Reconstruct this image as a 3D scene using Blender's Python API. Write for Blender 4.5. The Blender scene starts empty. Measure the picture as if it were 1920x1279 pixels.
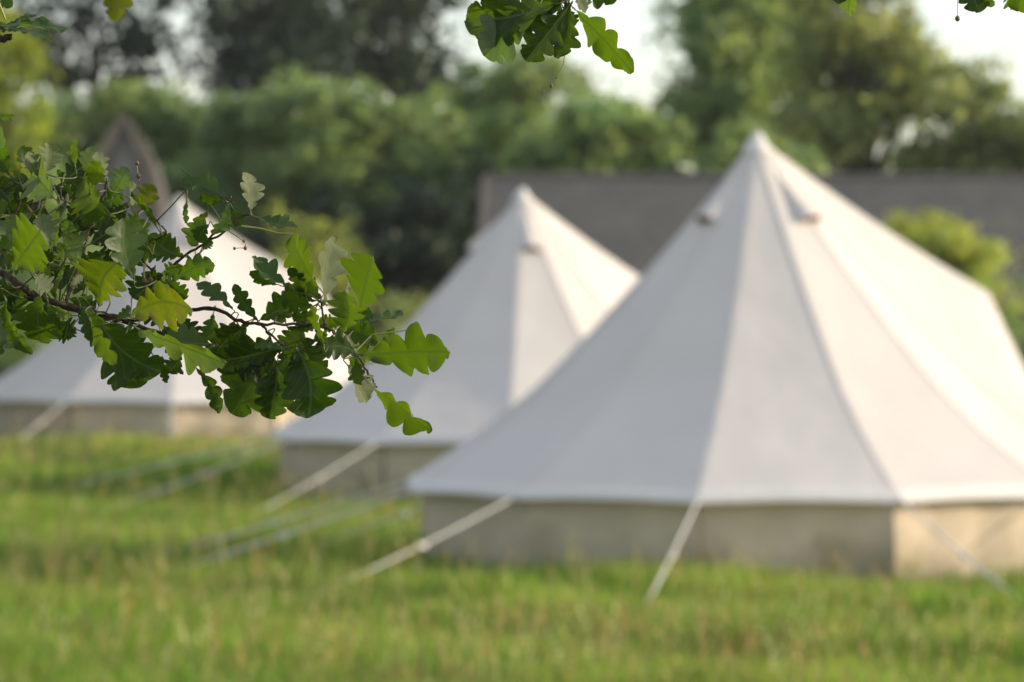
import bpy, math, random
import numpy as np
from mathutils import Vector, Matrix
random.seed(7); rng = np.random.default_rng(7)
C = bpy.context.scene.collection
R = math.radians
F = 7756.0; HY = 598.0; CZ = 1.77          # focal length in photo pixels, horizon row, eye height
SUN_AZ, SUN_EL = 91.0, 17.0               # azimuth measured from "towards camera" round to the right
S = Vector((math.sin(R(SUN_AZ))*math.cos(R(SUN_EL)), -math.cos(R(SUN_AZ))*math.cos(R(SUN_EL)), math.sin(R(SUN_EL))))

def P(px, py, d):
    return Vector(((px-960)/F*d, d, CZ-(py-HY)/F*d))

# ------------------------------------------------------------------ helpers
def link(o, parent=None):
    C.objects.link(o)
    if parent: o.parent = parent
    return o
def tag(o, label=None, cat=None, group=None, kind=None):
    if label: o['label'] = label
    if cat: o['category'] = cat
    if group: o['group'] = group
    if kind: o['kind'] = kind
    return o
def empty(name, loc, rz=0.0):
    o = bpy.data.objects.new(name, None); o.location = loc; o.rotation_euler = (0, 0, rz)
    o.empty_display_size = .2
    return link(o)
class MB:
    def __init__(s): s.v = []; s.f = []; s.uv = None; s.mi = []
    def add(s, vs, fs, mi=0):
        b = len(s.v); s.v += [tuple(x) for x in vs]; s.f += [tuple(i+b for i in f) for f in fs]; s.mi += [mi]*len(fs)
    def tube(s, pts, rad, n=6, mi=0, cap=True):
        pts = [Vector(p) for p in pts]; m = len(pts)
        if not hasattr(rad, '__len__'): rad = [rad]*m
        vs = []; up = Vector((.13, .31, .94))
        for i, p in enumerate(pts):
            t = (pts[min(i+1, m-1)]-pts[max(i-1, 0)])
            if t.length < 1e-9: t = Vector((0, 0, 1))
            t.normalize()
            a = t.cross(up)
            if a.length < .05: a = t.cross(Vector((1, 0, 0)))
            a.normalize(); b = t.cross(a)
            for k in range(n):
                an = 2*math.pi*k/n
                vs.append(p+(a*math.cos(an)+b*math.sin(an))*rad[i])
        fs = [(i*n+k, i*n+(k+1) % n, (i+1)*n+(k+1) % n, (i+1)*n+k) for i in range(m-1) for k in range(n)]
        if cap: fs += [tuple(range(n))[::-1], tuple((m-1)*n+k for k in range(n))]
        s.add(vs, fs, mi)
    def box(s, c, d, rot=None, mi=0):
        vs = [Vector((x*d[0]/2, y*d[1]/2, z*d[2]/2)) for x in (-1, 1) for y in (-1, 1) for z in (-1, 1)]
        if rot: vs = [rot @ v for v in vs]
        vs = [v+Vector(c) for v in vs]
        s.add(vs, [(0, 1, 3, 2), (4, 6, 7, 5), (0, 4, 5, 1), (2, 3, 7, 6), (0, 2, 6, 4), (1, 5, 7, 3)], mi)
    def build(s, name, mat, parent=None, smooth=False):
        me = bpy.data.meshes.new(name); me.from_pydata(s.v, [], s.f); me.update()
        for m in (mat if isinstance(mat, (list, tuple)) else [mat]): me.materials.append(m)
        if any(s.mi): me.polygons.foreach_set('material_index', s.mi)
        if smooth: me.polygons.foreach_set('use_smooth', [True]*len(me.polygons))
        return link(bpy.data.objects.new(name, me), parent)

def np_mesh(name, verts, faces_flat, sizes, mat, parent=None, tint=None, smooth=False):
    me = bpy.data.meshes.new(name)
    me.vertices.add(len(verts)); me.vertices.foreach_set('co', np.asarray(verts, np.float32).ravel())
    me.loops.add(len(faces_flat)); me.loops.foreach_set('vertex_index', np.asarray(faces_flat, np.int32))
    me.polygons.add(len(sizes))
    st = np.concatenate([[0], np.cumsum(sizes)[:-1]]).astype(np.int32)
    me.polygons.foreach_set('loop_start', st); me.polygons.foreach_set('loop_total', np.asarray(sizes, np.int32))
    if smooth: me.polygons.foreach_set('use_smooth', np.ones(len(sizes), bool))
    if tint is not None:
        a = me.attributes.new('tint', 'FLOAT_COLOR', 'POINT'); a.data.foreach_set('color', np.asarray(tint, np.float32).ravel())
    me.update(calc_edges=True); me.validate()
    me.materials.append(mat)
    return link(bpy.data.objects.new(name, me), parent)

# ------------------------------------------------------------------ materials
def newmat(name):
    m = bpy.data.materials.new(name); m.use_nodes = True
    nt = m.node_tree; b = nt.nodes['Principled BSDF']; return m, nt, b
def N(nt, t, **kw):
    n = nt.nodes.new(t)
    for k, v in kw.items(): setattr(n, k, v)
    return n
def noise(nt, scale, detail=4, vec=None, rough=.55):
    n = N(nt, 'ShaderNodeTexNoise'); n.inputs['Scale'].default_value = scale; n.inputs['Detail'].default_value = detail
    n.inputs['Roughness'].default_value = rough
    if vec is not None: nt.links.new(vec, n.inputs['Vector'])
    return n
def ramp(nt, src, stops):
    r = N(nt, 'ShaderNodeValToRGB'); e = r.color_ramp.elements
    while len(e) < len(stops): e.new(.5)
    for i, (p, c) in enumerate(stops): e[i].position = p; e[i].color = (*c, 1) if len(c) == 3 else c
    nt.links.new(src, r.inputs[0]); return r
def mixc(nt, fac, a, b, mode='MIX'):
    m = N(nt, 'ShaderNodeMix', data_type='RGBA', blend_type=mode)
    for sock, v in ((m.inputs[0], fac), (m.inputs[6], a), (m.inputs[7], b)):
        if isinstance(v, (int, float)): sock.default_value = v
        elif isinstance(v, (tuple, list)): sock.default_value = (*v, 1)
        else: nt.links.new(v, sock)
    return m.outputs[2]
def objco(nt): return N(nt, 'ShaderNodeTexCoord').outputs['Object']
def translucent(nt, b, color, fac):
    tr = N(nt, 'ShaderNodeBsdfTranslucent'); mx = N(nt, 'ShaderNodeMixShader')
    if isinstance(color, tuple): tr.inputs[0].default_value = (*color, 1)
    else: nt.links.new(color, tr.inputs[0])
    mx.inputs[0].default_value = fac
    nt.links.new(b.outputs[0], mx.inputs[1]); nt.links.new(tr.outputs[0], mx.inputs[2])
    nt.links.new(mx.outputs[0], nt.nodes['Material Output'].inputs['Surface'])
    return tr, mx

def mat_canvas(name, col, trans, tcol, dirt=.06):
    m, nt, b = newmat(name); co = objco(nt)
    n1 = noise(nt, 1.3, 5, co); n2 = noise(nt, 14, 3, co)
    dk = tuple(c*(1-dirt*2.2) for c in col)
    c = mixc(nt, ramp(nt, n1.outputs[0], [(.35, (0, 0, 0)), (.7, (1, 1, 1))]).outputs[0], dk, col)
    c = mixc(nt, n2.outputs[0], c, tuple(x*(1-dirt) for x in col))
    nt.links.new(c, b.inputs['Base Color']); b.inputs['Roughness'].default_value = .85
    b.inputs['Specular IOR Level'].default_value = .2
    w = noise(nt, 260, 2, co); bp = N(nt, 'ShaderNodeBump'); bp.inputs['Strength'].default_value = .15; bp.inputs['Distance'].default_value = .002
    w2 = noise(nt, 2.2, 3, co); bp2 = N(nt, 'ShaderNodeBump'); bp2.inputs['Strength'].default_value = .35; bp2.inputs['Distance'].default_value = .05
    nt.links.new(w.outputs[0], bp.inputs['Height']); nt.links.new(w2.outputs[0], bp2.inputs['Height']); nt.links.new(bp2.outputs[0], bp.inputs['Normal'])
    nt.links.new(bp.outputs[0], b.inputs['Normal'])
    translucent(nt, b, tcol, trans)
    return m
M = {}
M['canvas'] = mat_canvas('canvas_cream', (.74, .70, .655), .16, (.80, .72, .60))
M['tape'] = mat_canvas('canvas_tape', (.79, .765, .73), .10, (.80, .72, .60))
def low_shade(m):  # noisy olive darkening painted low on the wall for shade at the grass
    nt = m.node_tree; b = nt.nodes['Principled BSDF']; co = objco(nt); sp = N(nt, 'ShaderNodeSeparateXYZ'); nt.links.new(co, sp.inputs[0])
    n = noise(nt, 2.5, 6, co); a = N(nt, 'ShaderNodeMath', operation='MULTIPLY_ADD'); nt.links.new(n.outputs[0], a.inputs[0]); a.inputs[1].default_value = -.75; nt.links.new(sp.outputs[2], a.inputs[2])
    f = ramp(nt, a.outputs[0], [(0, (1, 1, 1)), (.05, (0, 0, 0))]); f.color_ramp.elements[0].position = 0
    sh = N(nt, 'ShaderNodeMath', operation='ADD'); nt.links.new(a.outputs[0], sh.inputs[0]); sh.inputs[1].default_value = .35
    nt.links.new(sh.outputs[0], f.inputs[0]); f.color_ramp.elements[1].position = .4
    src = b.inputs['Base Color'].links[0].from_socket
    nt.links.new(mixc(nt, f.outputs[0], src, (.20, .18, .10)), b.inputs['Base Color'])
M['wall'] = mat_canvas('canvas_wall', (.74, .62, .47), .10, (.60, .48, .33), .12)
m, nt, b = newmat('rope_cotton'); b.inputs['Base Color'].default_value = (.66, .65, .62, 1); b.inputs['Roughness'].default_value = .8
wv = N(nt, 'ShaderNodeTexWave'); wv.inputs['Scale'].default_value = 60; bp = N(nt, 'ShaderNodeBump'); bp.inputs['Strength'].default_value = .5; bp.inputs['Distance'].default_value = .002
nt.links.new(objco(nt), wv.inputs['Vector']); nt.links.new(wv.outputs['Fac'], bp.inputs['Height']); nt.links.new(bp.outputs[0], b.inputs['Normal']); M['rope'] = m
low_shade(M['wall'])
def simple(name, col, rough=.6, metal=0, var=.25, scale=8):
    m, nt, b = newmat(name); n = noise(nt, scale, 5, objco(nt))
    c = mixc(nt, n.outputs[0], tuple(x*(1-var) for x in col), tuple(min(1, x*(1+var)) for x in col))
    nt.links.new(c, b.inputs['Base Color']); b.inputs['Roughness'].default_value = rough; b.inputs['Metallic'].default_value = metal
    return m
M['mesh'] = simple('vent_mesh', (.19, .105, .04), .8)
M['steel'] = simple('galvanised_steel', (.5, .5, .5), .4, .9)
M['pole'] = simple('pole_steel', (.4, .4, .4), .4, .8)
M['toggle'] = simple('wood_toggle', (.35, .2, .09), .6)

def mat_bark(name, c1, c2, scale=9):
    m, nt, b = newmat(name); co = objco(nt)
    mp = N(nt, 'ShaderNodeMapping'); mp.inputs['Scale'].default_value = (1, 1, .25); nt.links.new(co, mp.inputs[0])
    n = noise(nt, scale, 8, mp.outputs[0], .7)
    c = ramp(nt, n.outputs[0], [(.3, c1), (.7, c2)]).outputs[0]
    nt.links.new(c, b.inputs['Base Color']); b.inputs['Roughness'].default_value = .9
    bp = N(nt, 'ShaderNodeBump'); bp.inputs['Strength'].default_value = .8; bp.inputs['Distance'].default_value = .02
    nt.links.new(n.outputs[0], bp.inputs['Height']); nt.links.new(bp.outputs[0], b.inputs['Normal']); return m
M['bark'] = mat_bark('tree_bark', (.035, .028, .02), (.12, .10, .08), 9)
M['twig'] = mat_bark('twig_bark', (.030, .018, .012), (.11, .07, .045), 90)
M['stalk'] = simple('green_stalk', (.30, .28, .06), .5, 0, .4, 60)
M['petiole'] = simple('leaf_petiole', (.075, .085, .022), .5, 0, .4, 60)
M['bud'] = simple('brown_bud', (.11, .075, .03), .5, 0, .4, 150)

def mat_foliage(name, col, tcol, trans=.35, rough=.5):
    m, nt, b = newmat(name)
    at = N(nt, 'ShaderNodeAttribute', attribute_name='tint')
    c = mixc(nt, 1.0, col, at.outputs['Color'], 'MULTIPLY'); t = mixc(nt, 1.0, tcol, at.outputs['Color'], 'MULTIPLY')
    nt.links.new(c, b.inputs['Base Color']); b.inputs['Roughness'].default_value = rough
    b.inputs['Specular IOR Level'].default_value = .35
    translucent(nt, b, t, trans); return m

def mat_grass():
    m, nt, b = newmat('grass_blade')
    at = N(nt, 'ShaderNodeAttribute', attribute_name='tint')
    nt.links.new(at.outputs['Color'], b.inputs['Base Color']); b.inputs['Roughness'].default_value = .55; b.inputs['Specular IOR Level'].default_value = .3
    tr, mx = translucent(nt, b, (.5, .5, .5), .42)
    t = mixc(nt, 1.0, at.outputs['Color'], (1.5, 1.7, .8), 'MULTIPLY')
    nt.links.new(t, tr.inputs[0]); return m
M['grass'] = mat_grass()
m, nt, b = newmat('meadow_soil'); co = objco(nt)
n1 = noise(nt, .35, 6, co); n2 = noise(nt, 9, 6, co)
c = ramp(nt, n1.outputs[0], [(.3, (.035, .065, .014)), (.55, (.05, .085, .018)), (.75, (.085, .09, .03))]).outputs[0]
c = mixc(nt, n2.outputs[0], c, (.03, .045, .012)); nt.links.new(c, b.inputs['Base Color']); b.inputs['Roughness'].default_value = .95
bp = N(nt, 'ShaderNodeBump'); bp.inputs['Distance'].default_value = .05; nt.links.new(n2.outputs[0], bp.inputs['Height']); nt.links.new(bp.outputs[0], b.inputs['Normal']); M['ground'] = m

def mat_roof(name, c1, c2, cm):
    m, nt, b = newmat(name); co = N(nt, 'ShaderNodeTexCoord').outputs['UV']
    br = N(nt, 'ShaderNodeTexBrick'); br.offset = .5
    for k, v in (('Scale', 1.0), ('Mortar Size', .012), ('Brick Width', .24), ('Row Height', .17), ('Bias', -.1)): br.inputs[k].default_value = v
    br.inputs['Color1'].default_value = (*c1, 1); br.inputs['Color2'].default_value = (*c2, 1); br.inputs['Mortar'].default_value = (.02, .018, .016, 1)
    nt.links.new(co, br.inputs['Vector'])
    n = noise(nt, .9, 6, co); n2 = noise(nt, 5, 6, co)
    c = mixc(nt, ramp(nt, n.outputs[0], [(.48, (0, 0, 0)), (.72, (1, 1, 1))]).outputs[0], br.outputs[0], cm)
    c = mixc(nt, ramp(nt, n2.outputs[0], [(.3, (.0, .0, .0)), (.7, (.9, .9, .9))]).outputs[0], c, c2)
    nt.links.new(c, b.inputs['Base Color']); b.inputs['Roughness'].default_value = .8
    bp = N(nt, 'ShaderNodeBump'); bp.inputs['Distance'].default_value = .02; bp.inputs['Strength'].default_value = .7
    nt.links.new(br.outputs['Fac'], bp.inputs['Height']); bp.invert = True; nt.links.new(bp.outputs[0], b.inputs['Normal']); return m
M['slate'] = mat_roof('slate_tiles', (.058, .060, .056), (.092, .089, .078), (.11, .10, .072))
M['slate_dark'] = mat_roof('old_slate', (.08, .075, .08), (.11, .095, .09), (.10, .08, .065))
m, nt, b = newmat('rubble_stone'); co = objco(nt)
vo = N(nt, 'ShaderNodeTexVoronoi'); vo.inputs['Scale'].default_value = 4.5; nt.links.new(co, vo.inputs['Vector'])
n = noise(nt, 12, 6, co); c = mixc(nt, .5, vo.outputs['Color'], n.outputs[0]); r_ = N(nt, 'ShaderNodeRGBToBW'); nt.links.new(c, r_.inputs[0])
nt.links.new(ramp(nt, r_.outputs[0], [(.25, (.14, .125, .115)), (.75, (.27, .245, .22))]).outputs[0], b.inputs['Base Color']); b.inputs['Roughness'].default_value = .9
bp = N(nt, 'ShaderNodeBump'); bp.inputs['Distance'].default_value = .04; nt.links.new(vo.outputs['Distance'], bp.inputs['Height']); nt.links.new(bp.outputs[0], b.inputs['Normal']); M['stone'] = m
M['verge'] = simple('weathered_verge', (.20, .16, .125), .8, 0, .25, 6)
M['ridge'] = simple('ridge_tile', (.10, .088, .078), .8, 0, .4, 3)
M['door'] = simple('dark_timber', (.07, .05, .035), .7)
M['glass'] = simple('window_glass', (.03, .035, .04), .1)

# oak leaf: object colour = hue of this leaf plus painted shade and sheen, its alpha = how far it has yellowed
m, nt, b = newmat('oak_leaf')
uv = N(nt, 'ShaderNodeTexCoord').outputs['UV']; sp = N(nt, 'ShaderNodeSeparateXYZ'); nt.links.new(uv, sp.inputs[0])
def mth(op, a, b_=None, c_=None):
    n = N(nt, 'ShaderNodeMath', operation=op)
    for i, v in enumerate((a, b_, c_)):
        if v is None: continue
        if isinstance(v, (int, float)): n.inputs[i].default_value = v
        else: nt.links.new(v, n.inputs[i])
    return n.outputs[0]
au = sp.outputs[0]; av = mth('ABSOLUTE', sp.outputs[1])
mid = mth('LESS_THAN', av, .022)
ph = mth('FRACT', mth('MULTIPLY', mth('SUBTRACT', au, mth('MULTIPLY', av, .9)), 5.5))
side = mth('LESS_THAN', mth('ABSOLUTE', mth('SUBTRACT', ph, .5)), .055)
vein = mth('MAXIMUM', mid, mth('MULTIPLY', side, .6))
oi = N(nt, 'ShaderNodeObjectInfo'); geo = N(nt, 'ShaderNodeNewGeometry')
oc = objco(nt); n1 = noise(nt, 45, 5, oc); n2 = noise(nt, 180, 5, oc); nf = noise(nt, 700, 3, oc)
top = mixc(nt, ramp(nt, n1.outputs[0], [(.3, (0, 0, 0)), (.7, (1, 1, 1))]).outputs[0], (.030, .056, .006), (.050, .086, .009))
top = mixc(nt, 1.0, top, oi.outputs['Color'], 'MULTIPLY')
yel = mth('MULTIPLY', ramp(nt, mth('ADD', mth('MULTIPLY', n1.outputs[0], .7), mth('MULTIPLY', n2.outputs[0], .3)), [(.42, (0, 0, 0)), (.66, (1, 1, 1))]).outputs[0], oi.outputs['Alpha'])
top = mixc(nt, yel, top, (.18, .13, .008))
brn = mth('MULTIPLY', ramp(nt, n2.outputs[0], [(.66, (0, 0, 0)), (.72, (1, 1, 1))]).outputs[0], .45)
top = mixc(nt, brn, top, (.10, .055, .015))
under = mixc(nt, 1.0, (.24, .27, .17), n1.outputs[0], 'MULTIPLY'); under = mixc(nt, .5, under, (.22, .26, .15))
colr = mixc(nt, geo.outputs['Backfacing'], top, under)
veinc = mixc(nt, mth('MULTIPLY', vein, .75), colr, (.17, .20, .07))
nt.links.new(veinc, b.inputs['Base Color'])
nt.links.new(mth('ADD', mth('MULTIPLY', nf.outputs[0], .25), mth('ADD', .30, mth('MULTIPLY', geo.outputs['Backfacing'], .3))), b.inputs['Roughness'])
b.inputs['Specular IOR Level'].default_value = .36
bp = N(nt, 'ShaderNodeBump'); bp.inputs['Strength'].default_value = .6; bp.inputs['Distance'].default_value = .0012
hgt = mth('SUBTRACT', mth('MULTIPLY', n2.outputs[0], .7), vein); nt.links.new(hgt, bp.inputs['Height']); nt.links.new(bp.outputs[0], b.inputs['Normal'])
tcol = mixc(nt, 1.0, (.125, .205, .004), oi.outputs['Color'], 'MULTIPLY')
tcol = mixc(nt, yel, tcol, (.42, .27, .006)); tcol = mixc(nt, mth('MULTIPLY', vein, .7), tcol, (.05, .09, .006)); tcol = mixc(nt, brn, tcol, (.25, .10, .01))
tr, mx = translucent(nt, b, (1, 1, 1), .48); nt.links.new(tcol, tr.inputs[0]); M['leaf'] = m
LEAFMAT_MIX = mx

# ------------------------------------------------------------------ ground
def gz(x, y):
    s = min(1, max(0, (y-38)/7.0)); s = s*s*(3-2*s)
    return .2*s + .18*math.exp(-((y-44.2)/1.9)**2)*.5*(1-math.tanh((x+1.6)*1.25)) + .035*math.sin(x*.9+1.3)*math.sin(y*.55) + .02*math.sin(x*2.3+y*1.7)
def ground():
    xs = sorted(set([-400, -200, -120, -80, -60] + list(np.arange(-50, 50.1, 1.0)) + [60, 80, 120, 200, 400]))
    ys = sorted(set([-300, -100, -40] + list(np.arange(-20, 120.1, 1.0)) + [140, 180, 260, 500]))
    v = [(x, y, gz(x, y)) for y in ys for x in xs]; nx = len(xs)
    f = [(j*nx+i, j*nx+i+1, (j+1)*nx+i+1, (j+1)*nx+i) for j in range(len(ys)-1) for i in range(nx-1)]
    mb = MB(); mb.add(v, f); o = mb.build('ground', M['ground'], smooth=True); tag(o, kind='structure')
ground()

TENTS = [   # X, Y, ground z, first seam azimuth, door azimuth, first vent azimuth
    (1.66, 28.0, 0.0, 18, 108, -47), (0.10, 39.8, 0.0, -3, 117, 10), (-3.95, 49.0, .19, 3, 93, 25)]

def snoise(x, y, s, seed=0):
    a = np.sin(x*s*1.3+seed)*np.cos(y*s*.9-seed*1.7)+.6*np.sin((x+y)*s*2.1+seed*3.1)+.5*np.sin((x*.6-y)*s*3.7+seed)
    return a/2.1
def gz_np(x, y):
    s = np.clip((y-38)/7.0, 0, 1); s = s*s*(3-2*s)
    return .2*s + .18*np.exp(-((y-44.2)/1.9)**2)*.5*(1-np.tanh((x+1.6)*1.25)) + .035*np.sin(x*.9+1.3)*np.sin(y*.55) + .02*np.sin(x*2.3+y*1.7)
def grass():
    V = []; T = []
    for (y0, y1, dens, wd, h0) in ((16, 30, 1150, .0060, .32), (30, 42, 620, .0070, .27), (42, 62, 300, .010, .24), (62, 100, 60, .022, .24)):
        hw = y1*.124+2.4; n = int((y1-y0)*2*hw*dens)
        x = rng.uniform(-hw, hw, n); y = rng.uniform(y0, y1, n)
        k = np.abs(x) < y*.124+2.4
        for (tx, ty, tz, *_r) in TENTS: k &= (x-tx)**2+(y-ty)**2 > 2.22**2
        x = x[k]; y = y[k]; n = len(x)
        cl = snoise(x, y, 1.9, 2.)            # clumpiness
        h = h0*(.55+.5*rng.random(n)+.35*np.clip(cl, -1, 1))*(.8+.2*snoise(x, y, .45, 5.))
        h = np.clip(h, .05, .55)
        a = rng.uniform(0, 2*np.pi, n); dx = np.cos(a); dy = np.sin(a)
        b = rng.uniform(0, 2*np.pi, n); lean = h*rng.uniform(.1, .65, n); lx = np.cos(b)*lean; ly = np.sin(b)*lean
        w = wd*rng.uniform(.6, 1.4, n); z = gz_np(x, y)-.01
        v = np.empty((n, 5, 3))
        v[:, 0] = np.stack([x-dx*w, y-dy*w, z], 1); v[:, 1] = np.stack([x+dx*w, y+dy*w, z], 1)
        v[:, 2] = np.stack([x+dx*w*.8+lx*.35, y+dy*w*.8+ly*.35, z+h*.55], 1); v[:, 3] = np.stack([x-dx*w*.8+lx*.35, y-dy*w*.8+ly*.35, z+h*.55], 1)
        v[:, 4] = np.stack([x+lx, y+ly, z+h*.97], 1)
        g = np.array([.130, .225, .028]); yl = np.array([.210, .275, .045]); tan = np.array([.42, .29, .17]); dk = np.array([.075, .140, .022])
        r = rng.random(n); p1 = np.clip(.45+1.1*snoise(x, y, 1.1, 9.)+.5*(y > 42.5), 0, 1); p2 = np.clip(.42+.9*snoise(x, y, .55, 4.), 0, 1)
        t = g*(1-p1[:, None])+yl*p1[:, None]
        t = np.where((r < .22*(1.3-p1))[:, None], dk, t)
        # strip of dry grass behind the tents, tan stems mostly in patches
        dry = np.clip(.12+.30*p2*(y < 36)+.38*(y > 42.5), 0, .7)
        t = np.where((r > 1-dry*.55)[:, None], tan*(.7+.5*rng.random(n))[:, None], t)
        t = 1.14*t*(.6+.8*rng.random(n))[:, None]*np.clip(1+.35*snoise(x, y, 2.6, 7.), .6, 1.4)[:, None]
        V.append(v); T.append(np.repeat(np.concatenate([t, np.ones((n, 1))], 1), 5, 0))
    V = np.concatenate(V); n = len(V); T = np.concatenate(T)
    base = (np.arange(n)*5)[:, None]
    f = np.concatenate([base+np.array([[0, 1, 2, 3]]), base+np.array([[3, 2, 4]])], 1).ravel()
    o = np_mesh('grass', V.reshape(-1, 3), f, np.tile([4, 3], n), M['grass'], tint=T)
    tag(o, 'tall green meadow grass mixed with dry tan stems around the tents', 'grass', kind='stuff')
grass()
def seed_heads():
    V = []; T = []; F_ = []; SZ = []
    n = 9000; y = rng.uniform(17, 60, n)**1.0; x = rng.uniform(-1, 1, n)*(y*.124+2.2)
    k = np.ones(n, bool)
    for (tx, ty, *_r) in TENTS: k &= (x-tx)**2+(y-ty)**2 > 2.4**2
    k &= rng.random(n) < np.clip(.35+.8*snoise(x, y, .55, 4.)+.15*(x < 0), .08, 1)*np.where(y < 32, 1, .45)
    x = x[k]; y = y[k]; vi = 0
    for i in range(len(x)):
        z = gz(x[i], y[i]); h = random.uniform(.30, .52)*(.85 if x[i] > 2 else 1); a = random.uniform(0, 6.28); ln = random.uniform(.02, .22)
        bx, by = math.cos(a)*ln, math.sin(a)*ln; w = .0016+.00004*y[i]
        kind = random.random()
        col = (.50, .26, .15) if kind < .38 else ((.56, .46, .22) if kind < .75 else (.66, .58, .40))
        st = (.25, .24, .08)
        px_, py_ = math.cos(a+1.6)*w, math.sin(a+1.6)*w
        V += [(x[i]-px_, y[i]-py_, z), (x[i]+px_, y[i]+py_, z), (x[i]+bx+px_, y[i]+by+py_, z+h), (x[i]+bx-px_, y[i]+by-py_, z+h)]
        T += [(*st, 1)]*4; F_ += [vi, vi+1, vi+2, vi+3]; SZ.append(4); vi += 4
        for j in range(7):      # spikelets round the top of the stalk
            q = .62+.38*j/6; c = Vector((x[i]+bx*q, y[i]+by*q, z+h*q)); aa = random.uniform(0, 6.28); s = .013*(1.25-abs(q-.8)*2)*(1+y[i]*.008)
            d = Vector((math.cos(aa), math.sin(aa), random.uniform(.4, 1.6)))*s; e = Vector((-math.sin(aa), math.cos(aa), 0))*s*.45
            V += [tuple(c), tuple(c+d*.5+e), tuple(c+d*1.3), tuple(c+d*.5-e)]; cc = random.uniform(.7, 1.2)
            T += [(col[0]*cc, col[1]*cc, col[2]*cc, 1)]*4; F_ += [vi, vi+1, vi+2, vi+3]; SZ.append(4); vi += 4
    o = np_mesh('meadow_seed_heads', V, F_, SZ, M['grass'], tint=T)
    tag(o, 'tan and reddish seed heads standing up through the meadow grass', 'seed heads', kind='stuff')
seed_heads()

# ------------------------------------------------------------------ bell tents
PROF = [(0, 3.0), (.05, 2.945), (.25, 2.69), (.50, 2.40), (.76, 2.10), (1.15, 1.68), (1.52, 1.31), (1.85, 1.045), (2.12, .865), (2.32, .735), (2.42, .67)]
def prof(t):       # t 0..1 over the list index
    f = t*(len(PROF)-1); i = min(int(f), len(PROF)-2); f -= i
    return (PROF[i][0]*(1-f)+PROF[i+1][0]*f, PROF[i][1]*(1-f)+PROF[i+1][1]*f)
def zprof(r):
    for (a, za), (b_, zb) in zip(PROF, PROF[1:]):
        if r <= b_: return za+(zb-za)*(r-a)/(b_-a)
    return PROF[-1][1]
def pol(az, r, z): return Vector((math.sin(R(az))*r, -math.cos(R(az))*r, z))
def tent(X, Y, Z, seam0, door, vent0, label):
    root = empty('bell_tent', (X, Y, Z)); tag(root, label, 'tent', 'cream bell tents pitched in the meadow')
    seams = [seam0+30*k for k in range(12)]
    dk = round((door-seam0)/30.0)                       # the seam the doorway straddles
    # roof: every panel spans two taut seams and sags slightly between them
    roof = MB(); wall = MB(); tape = MB(); val = MB(); NR = 20; NA = 8
    for k in range(12):
        a0, a1 = seams[k], seams[k]+30
        if k in ((dk-1) % 12, dk % 12): continue
        vs = []
        for i in range(NR+1):
            t = i/NR; r, z = prof(t)
            for j in range(NA+1):
                s = j/NA; p = pol(a0, r, z).lerp(pol(a1, r, z), s)
                sag = math.sin(math.pi*s)*math.sin(math.pi*min(1, t*1.0)**.8)*.009*(r/2.4+.3)
                sc = math.sin(math.pi*s)*.014*max(0, (t-.75)/.25)**2    # eave scallops up between the guys
                p.z += sc-sag
                p += Vector((-math.sin(R((a0+a1)/2)), math.cos(R((a0+a1)/2)), 0))*sag*.5
                vs.append(p)
        n = NA+1
        roof.add(vs, [(i*n+j, (i+1)*n+j, (i+1)*n+j+1, i*n+j+1) for i in range(NR) for j in range(NA)])
        # valance: a short hanging strip along the eave
        ed = [vs[NR*n+j] for j in range(n)]
        out = Vector((math.sin(R((a0+a1)/2)), -math.cos(R((a0+a1)/2)), 0))
        vv = []
        for e in ed:
            vv += [e-out*.05+Vector((0, 0, .040)), e+out*.014+Vector((0, 0, -.008)), e+out*.024+Vector((0, 0, -.045))]
        val.add(vv, [(j*3+q, j*3+q+1, j*3+3+q+1, j*3+3+q) for j in range(NA) for q in range(2)])
        # wall panel, with slack folds
        wv_ = []; NZ = 6
        for i in range(NZ+1):
            z = .66*(1-i/NZ)-.01
            for j in range(NA*2+1):
                s = j/(NA*2); p = pol(a0, 2.33, z).lerp(pol(a1, 2.33, z), s)
                fo = math.sin(s*17+k*2.1+i*.35)*.012+math.sin(s*41+k)*.005
                wv_.append(p+out*(fo-.03*math.sin(math.pi*i/NZ)*math.sin(math.pi*s)))
        n2 = NA*2+1
        wall.add(wv_, [(i*n2+j, (i+1)*n2+j, (i+1)*n2+j+1, i*n2+j+1) for i in range(NZ) for j in range(NA*2)])
    # doorway: the cloth rises from the two seams beside it to an A-frame
    d_az = seams[dk % 12]; dtop = pol(d_az, 1.71, 1.95); foot = [pol(d_az-15, 2.50, 0), pol(d_az+15, 2.50, 0)]
    gus = MB()
    for sgn, ft in ((-1, foot[0]), (1, foot[1])):
        az = d_az+30*sgn; sp_ = [pol(az, *prof(i/12)) for i in range(13)]+[pol(az, 2.36, .30), pol(az, 2.33, -.01)]
        m = len(sp_); dp = []
        for i in range(m):
            dp.append(pol(d_az, 0, 3.0).lerp(dtop, i/8)-Vector((0, 0, .04*math.sin(math.pi*i/8))) if i <= 8 else dtop.lerp(ft, (i-8)/(m-9)))
        vs = []; NQ = 8
        for i in range(m):
            for j in range(NQ+1):
                s = j/NQ; p = sp_[i].lerp(dp[i], s); p.z -= .035*math.sin(math.pi*s)*math.sin(math.pi*i/(m-1))
                vs.append(p)
        fs = [(i*(NQ+1)+j, (i+1)*(NQ+1)+j, (i+1)*(NQ+1)+j+1, i*(NQ+1)+j+1) for i in range(m-1) for j in range(NQ)]
        gus.add(vs, fs if sgn > 0 else [f[::-1] for f in fs])
    roof.v += []; b0 = len(roof.v); roof.v += gus.v; roof.f += [tuple(i+b0 for i in f) for f in gus.f]; roof.mi += gus.mi
    roof.build('roof', M['canvas'], root, True)
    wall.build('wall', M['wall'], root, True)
    val.build('eave_valance', M['tape'], root, True)
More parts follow.
